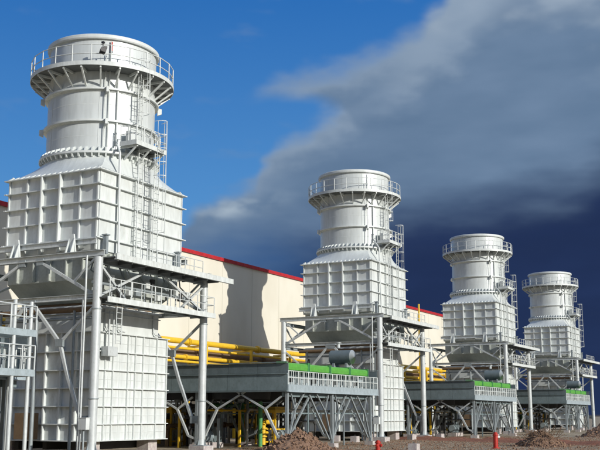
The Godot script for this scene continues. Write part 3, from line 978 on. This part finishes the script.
func make_manifold() -> Node3D:
	var t := thing("pipe_manifold", "", "pipework", Vector3.ZERO, "pipework under the air coolers")
	var rng := RandomNumberGenerator.new()
	rng.seed = 41
	for i in 9:
		var s := st()
		var z := -6.2 + i * 1.25
		var y := rng.randf_range(1.4, 3.3)
		var r := rng.randf_range(0.07, 0.2)
		var x0 := -29.0 + rng.randf_range(0, 4)
		var x1 := -16.0 - rng.randf_range(0, 4)
		path_tube(s, [Vector3(x0, 0.05, z), Vector3(x0, y - 0.3, z), Vector3(x0 + 0.3, y, z), Vector3(x1 - 0.3, y, z), Vector3(x1, y - 0.3, z), Vector3(x1, 0.05, z)], r, 8)
		var o := obj("pipe", s, [M.galv2, M.dark, M.galv, M.brown, M.pipegreen, M.galv2, M.yellow, M.galv, M.dark][i], t)
		for k in 3:
			s = st()
			var fx := lerpf(x0 + 1, x1 - 1, (k + rng.randf() * 0.6) / 3.0)
			tube(s, Vector3(fx - 0.08, y, z), Vector3(fx + 0.08, y, z), r * 1.6, 10)
			if k == 1:
				tube(s, Vector3(fx, y, z), Vector3(fx, y + r + 0.35, z), r * 0.5, 8)
				tube(s, Vector3(fx, y + r + 0.33, z), Vector3(fx, y + r + 0.38, z), r * 1.5, 12)
			obj("valve", s, o.material_override, o)
	for i in 15:
		var hp := 1.5 + (i % 3) * 0.6
		piece("pipe_support", Vector3(-28.5 + (i % 5) * 2.9, hp * 0.5, -4.6 + (i / 5) * 3.4), Vector3(0.16, hp, 0.16), [M.dark, M.galv2, M.yellow][i % 3], t)
	for i in 4:
		var s := st()
		var c := Vector3(-27.6 + i * 3.3, 0, -6.6 + (i % 2) * 1.0)
		tube(s, c, c + Vector3.UP * 2.2, 0.55, 16)
		tube(s, c + Vector3.UP * 2.2, c + Vector3.UP * 2.5, 0.55, 16, 0.2)
		obj("filter_vessel", s, [M.bluegrey, M.slate2, M.dark, M.galv2][i], t)
	return t

func make_pump() -> Node3D:
	var t := thing("pump_set", "", "pump", Vector3.ZERO, "pump sets under the coolers")
	var s := st()
	bx(s, Vector3(0, 0.2, 0), Vector3(2.4, 0.4, 1.1))
	obj("plinth", s, M.concrete, t)
	s = st()
	tube(s, Vector3(-1.0, 0.85, 0), Vector3(0.2, 0.85, 0), 0.38, 16)
	for k in 7:
		tube(s, Vector3(-0.9 + k * 0.15, 0.85, 0), Vector3(-0.86 + k * 0.15, 0.85, 0), 0.43, 16)
	obj("motor", s, M.bluegrey, t)
	s = st()
	tube(s, Vector3(0.5, 0.85, -0.15), Vector3(0.5, 0.85, 0.2), 0.5, 18)
	path_tube(s, [Vector3(0.5, 1.2, 0), Vector3(0.5, 2.6, 0), Vector3(0.5, 2.9, -0.6)], 0.16, 10)
	tube(s, Vector3(0.2, 0.85, 0), Vector3(1.2, 0.85, 0), 0.15, 10)
	obj("pump_body", s, M.slate2, t)
	s = st()
	for p in [[-1.0, -0.9], [1.1, -0.9]]:
		bx(s, Vector3(p[0], 1.6, p[1]), Vector3(0.16, 3.2, 0.16))
	for y in [1.4, 2.2, 3.0]:
		tube(s, Vector3(-2.0, y, -0.9), Vector3(2.0, y, -0.9), 0.13, 8)
	obj("pipe_stand", s, M.dark, t)
	return t

# ------------------------------------------------------------------ earth
func mound(called: String, label: String, at: Vector3, r: Vector3, sd: int, m: Material, stones: int) -> Node3D:
	var t := thing(called, label, "mound", at)
	var f := FastNoiseLite.new()
	f.seed = sd
	f.frequency = 0.5
	f.fractal_octaves = 5
	var n := 46
	var hgt := func(u: float, v: float) -> Vector3:
		var d := sqrt(u * u + v * v)
		var k := clampf(1.0 - d * (1.0 + 0.25 * f.get_noise_2d(u * 2.0 + 9, v * 2.0)), 0, 1)
		var y := r.y * pow(k, 1.1) * (1.0 + 0.22 * f.get_noise_2d(u * r.x * 1.6, v * r.z * 1.6)) + 0.09 * f.get_noise_2d(u * r.x * 7.0, v * r.z * 7.0) * minf(1.0, k * 4.0)
		return Vector3(u * r.x, y - 0.06, v * r.z)
	var s := st()
	for i in n:
		for j in n:
			var u0 := -1.2 + 2.4 * i / n
			var u1 := -1.2 + 2.4 * (i + 1) / n
			var v0 := -1.2 + 2.4 * j / n
			var v1 := -1.2 + 2.4 * (j + 1) / n
			var ps := [hgt.call(u0, v0), hgt.call(u1, v0), hgt.call(u1, v1), hgt.call(u0, v1)]
			var nn := []
			for uv in [[u0, v0], [u1, v0], [u1, v1], [u0, v1]]:
				var e := 0.02
				var dx: Vector3 = hgt.call(uv[0] + e, uv[1]) - hgt.call(uv[0] - e, uv[1])
				var dz: Vector3 = hgt.call(uv[0], uv[1] + e) - hgt.call(uv[0], uv[1] - e)
				nn.append(dz.cross(dx).normalized())
			quad_n(s, ps, nn)
	obj("heap", s, m, t)
	s = st()
	var rng := RandomNumberGenerator.new()
	rng.seed = sd
	for k in stones:
		var a := rng.randf() * TAU
		var d := sqrt(rng.randf()) * 1.12
		var p: Vector3 = hgt.call(cos(a) * d, sin(a) * d)
		var q := rng.randf_range(0.04, 0.15) * (1.0 if rng.randf() < 0.85 else 1.7)
		bx(s, p + Vector3.UP * q * 0.2, Vector3(q, q * 0.7, q * rng.randf_range(0.6, 1.2)), Basis(Vector3(rng.randf_range(-1, 1), 1, rng.randf_range(-1, 1)).normalized(), rng.randf() * TAU) * Basis(Vector3.RIGHT, rng.randf() * 1.2))
	stuff(obj("stones", s, M.stone, t))
	return t

func gravel(called: String, sd: int, n: int, x0: float, x1: float, z0: float, z1: float, m: Material, lo: float, hi: float) -> void:
	var proto := st()
	var rng := RandomNumberGenerator.new()
	rng.seed = sd
	var v := []
	for a in [[1, 0, 0], [-1, 0, 0], [0, 1, 0], [0, -1, 0], [0, 0, 1], [0, 0, -1]]:
		v.append(Vector3(a[0], a[1], a[2]) * rng.randf_range(0.7, 1.15))
	for f in [[0, 2, 4], [4, 2, 1], [1, 2, 5], [5, 2, 0], [0, 4, 3], [4, 1, 3], [1, 5, 3], [5, 0, 3]]:
		var nn: Vector3 = (v[f[1]] - v[f[0]]).cross(v[f[2]] - v[f[0]]).normalized()
		if nn.dot(v[f[0]] + v[f[1]] + v[f[2]]) < 0:
			nn = -nn
		tri(proto, v[f[0]], v[f[1]], v[f[2]], nn)
	var mm := MultiMesh.new()
	mm.transform_format = MultiMesh.TRANSFORM_3D
	mm.mesh = proto.commit()
	mm.instance_count = n
	for i in n:
		var q := rng.randf_range(lo, hi)
		if rng.randf() < 0.06:
			q *= 2.2
		var b := Basis(Vector3(rng.randf_range(-1, 1), 1, rng.randf_range(-1, 1)).normalized(), rng.randf() * TAU).scaled(Vector3(q, q * 0.7, q * rng.randf_range(0.6, 1.3)))
		mm.set_instance_transform(i, Transform3D(b, Vector3(rng.randf_range(x0, x1), q * 0.25, rng.randf_range(z0, z1))))
	var o := MultiMeshInstance3D.new()
	o.multimesh = mm
	o.material_override = m
	o.name = numbered(called)
	add_child(o)
	stuff(o)
	tag(o, "loose stones and clods strewn over the bare dirt yard", "gravel")

# ------------------------------------------------------------------ scene
func _ready() -> void:
	var cam := Camera3D.new()
	cam.name = "camera"
	cam.position = CAM
	var pitch := 0.1910
	var yaw := 0.4893
	var fw := Vector3(cos(yaw) * cos(pitch), sin(pitch), -sin(yaw) * cos(pitch))
	cam.basis = Basis.looking_at(fw, Vector3.UP)
	cam.fov = 25.71
	cam.near = 0.1
	cam.far = 6000.0
	add_child(cam)
	cam.current = true

	var env := Environment.new()
	env.background_mode = Environment.BG_SKY
	var sky := Sky.new()
	var pan := PanoramaSkyMaterial.new()
	pan.panorama = make_sky()
	sky.sky_material = pan
	env.sky = sky
	env.background_energy_multiplier = 1.0
	env.tonemap_mode = Environment.TONE_MAPPER_LINEAR
	env.tonemap_exposure = 1.0
	env.sdfgi_enabled = true
	env.ssao_enabled = true
	env.ssil_enabled = true
	var we := WorldEnvironment.new()
	we.name = "world_environment"
	we.environment = env
	add_child(we)

	var sun := DirectionalLight3D.new()
	sun.name = "sun"
	var el := deg_to_rad(20.0)
	var az := deg_to_rad(13.0)
	var toward := Vector3(-sin(az) * cos(el), sin(el), cos(az) * cos(el))
	sun.basis = Basis.looking_at(-toward, Vector3.UP)
	sun.light_energy = 1.38
	sun.light_color = Color(1.0, 0.98, 0.945)
	sun.light_angular_distance = 0.5
	sun.shadow_enabled = true
	add_child(sun)

	make_materials()
	build_setting()
	build_units()
	build_yard()

func build_setting() -> void:
	# ground
	var s := st()
	quad(s, Vector3(-2500, 0, -2500), Vector3(2500, 0, -2500), Vector3(2500, 0, 2500), Vector3(-2500, 0, 2500), Vector3.UP)
	struct(obj("ground", s, M.dirt, self))
	# turbine hall
	var t := thing("turbine_hall", "long cream turbine hall with a red roof edge behind the stacks", "building", Vector3(30, 0, -15))
	s = st()
	bx(s, Vector3(2.5, 9.26, -12.0), Vector3(185, 18.52, 24))
	obj("wall", s, M.cream, t)
	s = st()
	bx(s, Vector3(2.5, 18.70, -12.0), Vector3(185.4, 0.36, 24.4))
	obj("roof_edge", s, M.red, t)
	s = st()
	bx(s, Vector3(2.5, 18.95, -12.0), Vector3(184, 0.2, 23))
	obj("roof", s, M.galv2, t)
	s = st()
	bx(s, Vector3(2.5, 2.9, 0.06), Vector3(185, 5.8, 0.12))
	obj("plinth", s, M.plinth, t)  # added dark strip, standing in for shade low on the wall
	for i in 31:
		piece("cladding_joint", Vector3(-90.0 + i * 6.17, 12.2, 0.006), Vector3(0.03, 12.6, 0.03), M.joint, t)
	for i in 30:
		var x := -87.0 + i * 6.17
		if i % 3 == 0:
			var d := st()
			bx(d, Vector3(x, 2.0, 0.15), Vector3(2.4, 4.0, 0.08))
			var dr := obj("door", d, M.dark, t)
			piece("frame", Vector3(x, 4.06, 0.18), Vector3(2.6, 0.12, 0.14), M.galv2, dr)
		else:
			var wv := st()
			bx(wv, Vector3(x, 3.6, 0.15), Vector3(3.2, 1.6, 0.06))
			var lv := obj("louvre", wv, M.black, t)
			for k in 6:
				piece("slat", Vector3(x, 2.95 + k * 0.26, 0.21), Vector3(3.1, 0.04, 0.12), M.galv2, lv, Vector3(0.6, 0, 0))
	# yellow pipe bridge along the hall
	t = thing("pipe_bridge", "yellow pipe bridge running along the hall wall", "pipe bridge", Vector3(0, 0, -12.6))
	for a in [[9.25, 0.0, 0.27], [8.55, 0.35, 0.13], [7.75, 0.15, 0.2], [7.3, 0.5, 0.12]]:
		s = st()
		tube(s, Vector3(-60, a[0], a[1]), Vector3(118, a[0], a[1]), a[2], 12)
		obj("pipe", s, M.yellow, t)
	s = st()
	tube(s, Vector3(-60, 8.1, -0.9), Vector3(118, 8.1, -0.9), 0.5, 14)
	obj("pipe", s, M.brown, t)
	s = st()
	tube(s, Vector3(-60, 6.7, -0.6), Vector3(118, 6.7, -0.6), 0.38, 14)
	obj("pipe", s, M.galv2, t)
	for a in [[9.25, 0.0, 0.27], [7.75, 0.15, 0.2], [8.1, -0.9, 0.5]]:
		for k in 13:
			s = st()
			var fx: float = -52.0 + k * 13.1 + a[2] * 9.0
			for dx in [-0.09, 0.09]:
				tube(s, Vector3(fx + dx - 0.06, a[0], a[1]), Vector3(fx + dx + 0.06, a[0], a[1]), a[2] * 1.45, 14)
			obj("flange", s, M.yellow if a[2] < 0.4 else M.brown, t)
	var x := -54.0
	while x < 118.0:
		for z in [-1.2, 0.8]:
			piece("post", Vector3(x, 4.5, z), Vector3(0.24, 9.0, 0.24), M.yellow, t)
		for y in [7.1, 8.9]:
			piece("cross_bar", Vector3(x, y, -0.2), Vector3(0.2, 0.2, 2.3), M.yellow, t)
		x += 8.5
	# yellow mast
	t = thing("vent_mast", "slim yellow vent mast rising beside the third frame", "mast", Vector3(2 * STEP - 6.6, 0, -6.2))
	s = st()
	tube(s, Vector3.ZERO, Vector3(0, 16.9, 0), 0.17, 10, 0.12)
	obj("pole", s, M.yellow, t)
	s = st()
	tube(s, Vector3(0, 0, 0), Vector3(0, 0.1, 0), 0.4, 14)
	obj("base_flange", s, M.yellow, t)
	s = st()
	bx(s, Vector3(0, 9.0, 0.35), Vector3(0.1, 0.1, 0.9))
	bx(s, Vector3(0, 5.0, 0.35), Vector3(0.1, 0.1, 0.9))
	obj("bracket", s, M.galv2, t)

func build_units() -> void:
	var stack := make_stack()
	var frame := make_frame()
	var duct := make_duct()
	var cooler := make_cooler()
	var tank := make_tank()
	var where := ["", "second in the row", "third in the row, beside the yellow mast", "last in the row, beyond the hall"]
	var nth := ["", "second", "third", "last"]
	for i in range(1, 4):
		var at := Vector3(STEP * i, 0, 0)
		copy(stack, "exhaust_stack", at, "pale grey exhaust stack with ring platform, " + where[i])
		copy(frame, "support_frame", at, "grey steel support frame around the %s stack in the row" % nth[i])
		copy(duct, "duct_casing", at, "white ribbed duct casing under the %s stack in the row" % nth[i])
		var c := copy(cooler, "air_cooler", at, "slate air cooler with green covers before the %s stack in the row" % nth[i])
		green_header(c)
		if i > 1:
			copy(tank, "horizontal_tank", at, "dark tank with white end on the cooler before the %s stack" % nth[i])
	stack.set_meta("label", "tall pale grey exhaust stack with a black floodlight on its ring platform")
	frame.set_meta("label", "grey steel frame around the stack that carries the black floodlight")
	duct.set_meta("label", "white ribbed duct casing under the stack that carries the black floodlight")
	cooler.set_meta("label", "slate air cooler without green covers beside the stair landing")
	tank.position = Vector3(STEP, 0, 0)
	tank.set_meta("label", "dark tank with white end on the cooler before the second stack")
	# floodlight and a red mark, built as a strip, on the first stack's ring platform
	var t := thing("floodlight", "small black floodlight clamped to the ring platform railing", "floodlight", Vector3(-3.68, 24.0, 2.95))
	var s := st()
	tube(s, Vector3(0, 0.6, 0), Vector3(0, 1.3, 0), 0.03, 6)
	obj("stem", s, M.black, t)
	s = st()
	bx(s, Vector3(-0.02, 0.78, 0.02), Vector3(0.5, 0.26, 0.34), Basis(Vector3.UP, 0.9) * Basis(Vector3.RIGHT, 0.25))
	bx(s, Vector3(0.1, 1.0, 0.1), Vector3(0.3, 0.12, 0.2), Basis(Vector3.UP, 0.9))
	obj("lamp_head", s, M.black, t)
	s = st()
	bx(s, Vector3(0, 1.34, 0), Vector3(0.16, 0.12, 0.16))
	obj("sensor", s, M.black, t)
	t = thing("red_strip", "thin red strip under the stack rim", "marker light", Vector3(-2.45, 25.55, 2.62))
	s = st()
	bx(s, Vector3.ZERO, Vector3(0.1, 0.62, 0.1))
	obj("strip", s, M.hydrant, t)
	s = st()
	bx(s, Vector3(0.02, -0.34, -0.02), Vector3(0.16, 0.06, 0.16))
	obj("bracket", s, M.galv2, t)
	# skids and pumps
	var skid := make_skid()
	skid.position = Vector3(23.0, 0, -1.5)
	skid.set_meta("label", "yellow pipe skid under the cooler before the second stack")
	copy(skid, "gas_skid", Vector3(16.5, 0, 4.0), "yellow pipe skid just behind the pointed dirt heap")
	copy(skid, "gas_skid", Vector3(15.2, 0, -4.5), "yellow pipe skid between the first frame and the pump sets")
	copy(skid, "gas_skid", Vector3(56.0, 0, -2.0), "yellow pipe skid under the cooler before the third stack")
	copy(skid, "gas_skid", Vector3(62.0, 0, -5.5), "yellow pipe skid beside the yellow mast")
	copy(skid, "gas_skid", Vector3(97.0, 0, -2.0), "yellow pipe skid under the cooler before the last stack")
	var man := make_manifold()
	man.position = Vector3(STEP, 0, 0)
	man.set_meta("label", "mixed grey and green pipework under the cooler before the second stack")
	for i in [2, 3]:
		copy(man, "pipe_manifold", Vector3(STEP * i, 0, 0), "mixed grey and green pipework under the cooler before the %s stack" % nth[i])
	var pump := make_pump()
	var k := 0
	for i in range(1, 4):
		for p in [[-28.0, 1.0, "beside the corner leg"], [-24.0, -2.0, "between the leg rows"], [-20.5, 3.2, "behind the front struts"], [-17.5, -1.5, "at the frame end"], [-25.5, -5.0, "by the rear corner leg"], [-21.0, -5.5, "by the rear middle leg"]]:
			var at := Vector3(STEP * i + p[0], 0, p[1])
			var lab: String = "blue-grey pump set %s of the %s stack's cooler" % [p[2], nth[i]]
			if k == 0:
				pump.position = at
				pump.set_meta("label", lab)
			else:
				copy(pump, "pump_set", at, lab)
			k += 1
	# stair landing at the end of the first cooler
	t = thing("stair_landing", "blue-grey steel stair landing beside the first frame", "stair landing", Vector3(-17.5, 0, 9.1))
	for p in [[0.0, 0.0], [1.0, 0.0], [0.0, 1.1], [1.0, 1.1]]:
		s = st()
		tube(s, Vector3(p[0], 0, p[1]), Vector3(p[0], 7.3, p[1]), 0.09, 8)
		obj("post", s, M.galv, t)
	for y in [4.15, 5.9]:
		s = st()
		bx(s, Vector3(0.1, y, 0.55), Vector3(2.4, 0.3, 1.3))
		var d := obj("landing", s, M.bluegrey, t)
		s = st()
		railing(s, [Vector3(-1.1, y + 0.15, 1.18), Vector3(1.28, y + 0.15, 1.18), Vector3(1.28, y + 0.15, -0.1)], 1.05, 0.8, 0.03, 0.0)
		obj("railing", s, M.galv, d)
	for a in [[Vector3(-3.6, 0.1, 0.2), Vector3(-1.0, 4.1, 0.2)], [Vector3(-3.6, 0.1, 1.0), Vector3(-1.0, 4.1, 1.0)]]:
		s = st()
		bar(s, a[0], a[1], 0.06, 0.26)
		obj("stringer", s, M.bluegrey, t)
	for i in 17:
		piece("tread", Vector3(-3.5 + i * 0.155, 0.25 + i * 0.238, 0.6), Vector3(0.26, 0.04, 0.66), M.galv2, t)

func build_yard() -> void:
	mound("dirt_heap", "pointed heap of stony brown dirt beneath the raised cooler corner", Vector3(9.2, 0, 10.0), Vector3(2.9, 1.45, 2.7), 4, M.soil, 900)
	mound("rubble_heap", "low brown heap of rubble and sticks beside the red post", Vector3(27.6, 0, 21.3), Vector3(2.6, 1.25, 2.2), 9, M.soil, 900)
	mound("earth_heap", "dark earth heap near the last cooler", Vector3(64.5, 0, 18.6), Vector3(3.6, 1.5, 2.6), 15, M.soil, 500)
	var rng := RandomNumberGenerator.new()
	rng.seed = 77
	var t := thing("brushwood", "tangle of dry brown sticks lying on the low rubble heap", "sticks", Vector3(26.8, 0.1, 21.4))
	var s := st()
	for k in 90:
		var p := Vector3(rng.randf_range(-1.9, 1.7), 0, rng.randf_range(-1.2, 1.2))
		p.y = 0.75 * (1.0 - absf(p.x) / 2.2) + rng.randf_range(0.0, 0.2)
		var d := Vector3(rng.randf_range(-1, 1), rng.randf_range(-0.1, 0.9), rng.randf_range(-1, 1)).normalized() * rng.randf_range(0.4, 1.1)
		tube(s, p, p + d, rng.randf_range(0.012, 0.03), 4)
	stuff(obj("twigs", s, M.twig, t))
	# red standpipe
	t = thing("red_standpipe", "slim red standpipe post in the dirt beside the rubble heap", "standpipe", Vector3(20.4, 0, 19.95))
	s = st()
	tube(s, Vector3.ZERO, Vector3(0, 1.02, 0), 0.17, 18)
	tube(s, Vector3(0, 1.02, 0), Vector3(0, 1.15, 0), 0.17, 18, 0.09)
	obj("barrel", s, M.hydrant, t)
	s = st()
	tube(s, Vector3(0, 0, 0), Vector3(0, 0.08, 0), 0.3, 18)
	tube(s, Vector3(0, 0.90, 0), Vector3(0, 0.97, 0), 0.215, 18)
	obj("flange", s, M.hydrant, t)
	s = st()
	tube(s, Vector3(0.1, 0.8, 0.05), Vector3(0.36, 0.8, 0.18), 0.08, 12)
	obj("outlet", s, M.white, t)
	t = thing("fire_hydrant", "stubby red fire hydrant on the dirt before the second duct casing", "hydrant", Vector3(12.2, 0, 14.4))
	s = st()
	tube(s, Vector3.ZERO, Vector3(0, 0.5, 0), 0.16, 16)
	for k in 5:
		tube(s, Vector3(0, 0.5 + 0.2 * sin(k * PI / 10), 0), Vector3(0, 0.5 + 0.2 * sin((k + 1) * PI / 10), 0), 0.2 * cos(k * PI / 10), 16, maxf(0.2 * cos((k + 1) * PI / 10), 0.002), false)
	obj("barrel", s, M.hydrant, t)
	s = st()
	tube(s, Vector3(-0.3, 0.36, 0), Vector3(0.3, 0.36, 0), 0.08, 12)
	tube(s, Vector3(0, 0.36, 0), Vector3(0, 0.36, 0.28), 0.1, 12)
	obj("nozzle", s, M.hydrant, t)
	s = st()
	tube(s, Vector3.ZERO, Vector3(0, 0.06, 0), 0.27, 16)
	obj("flange", s, M.hydrant, t)
	# concrete blocks
	var blocks := [[Vector3(31.4, 0, 3.8), "pale concrete block beside the foot of the second frame"], [Vector3(41.4, 0, 5.2), "pale concrete block before the second duct casing"], [Vector3(33.0, 0, 1.2), "pale concrete block behind the end of the second cooler"], [Vector3(11.6, 0, 17.2), "grey concrete block on the dirt near the fire hydrant"], [Vector3(46.6, 0, 6.2), "pale concrete block beside the outer column of the second frame"]]
	for b in blocks:
		t = thing("concrete_block", b[1], "block", b[0], "concrete blocks lying in the yard", rng.randf_range(-0.3, 0.3))
		s = st()
		prism(s, [Vector3(-0.34, 0, -0.3), Vector3(0.34, 0, -0.3), Vector3(0.30, 0.52, -0.3), Vector3(-0.30, 0.52, -0.3)], Vector3(0, 0, 0.6))
		obj("body", s, M.concrete, t)
		s = st()
		path_tube(s, [Vector3(-0.1, 0.5, 0), Vector3(-0.1, 0.62, 0), Vector3(0.1, 0.62, 0), Vector3(0.1, 0.5, 0)], 0.015, 5)
		obj("lifting_loop", s, M.dark, t)
	# banks of reddish spoil along the near edge
	var fn := FastNoiseLite.new()
	fn.seed = 31
	fn.frequency = 0.12
	fn.fractal_octaves = 5
	s = st()
	var hh := func(x: float, z: float) -> Vector3:
		var k := smoothstep(0.0, 1.0, clampf(1.0 - absf(z) / 3.2, 0, 1)) * smoothstep(-26.0, -10.0, x) * smoothstep(30.0, 20.0, x)
		return Vector3(x, k * (0.30 + 0.25 * fn.get_noise_2d(x * 2.0, z * 2.0)) + 0.10 * k * fn.get_noise_2d(x * 11.0, z * 11.0) - 0.03, z)
	for i in 150:
		for j in 24:
			var xa := -26.0 + 56.0 * i / 150.0
			var xb := -26.0 + 56.0 * (i + 1) / 150.0
			var za := -3.4 + 6.8 * j / 24.0
			var zb := -3.4 + 6.8 * (j + 1) / 24.0
			var a: Vector3 = hh.call(xa, za)
			var b: Vector3 = hh.call(xb, za)
			var c: Vector3 = hh.call(xb, zb)
			var d: Vector3 = hh.call(xa, zb)
			var n := (d - a).cross(b - a).normalized()
			quad(s, a, b, c, d, n)
	t = thing("spoil_bank", "low bank of reddish spoil along the edge of the yard", "bank", Vector3(34.0, 0, 24.0), "", -0.49 + PI * 0.5)
	obj("bank", s, M.redsoil, t)
	gravel("gravel", 3, 24000, -6, 60, 4, 27, M.stone, 0.015, 0.06)
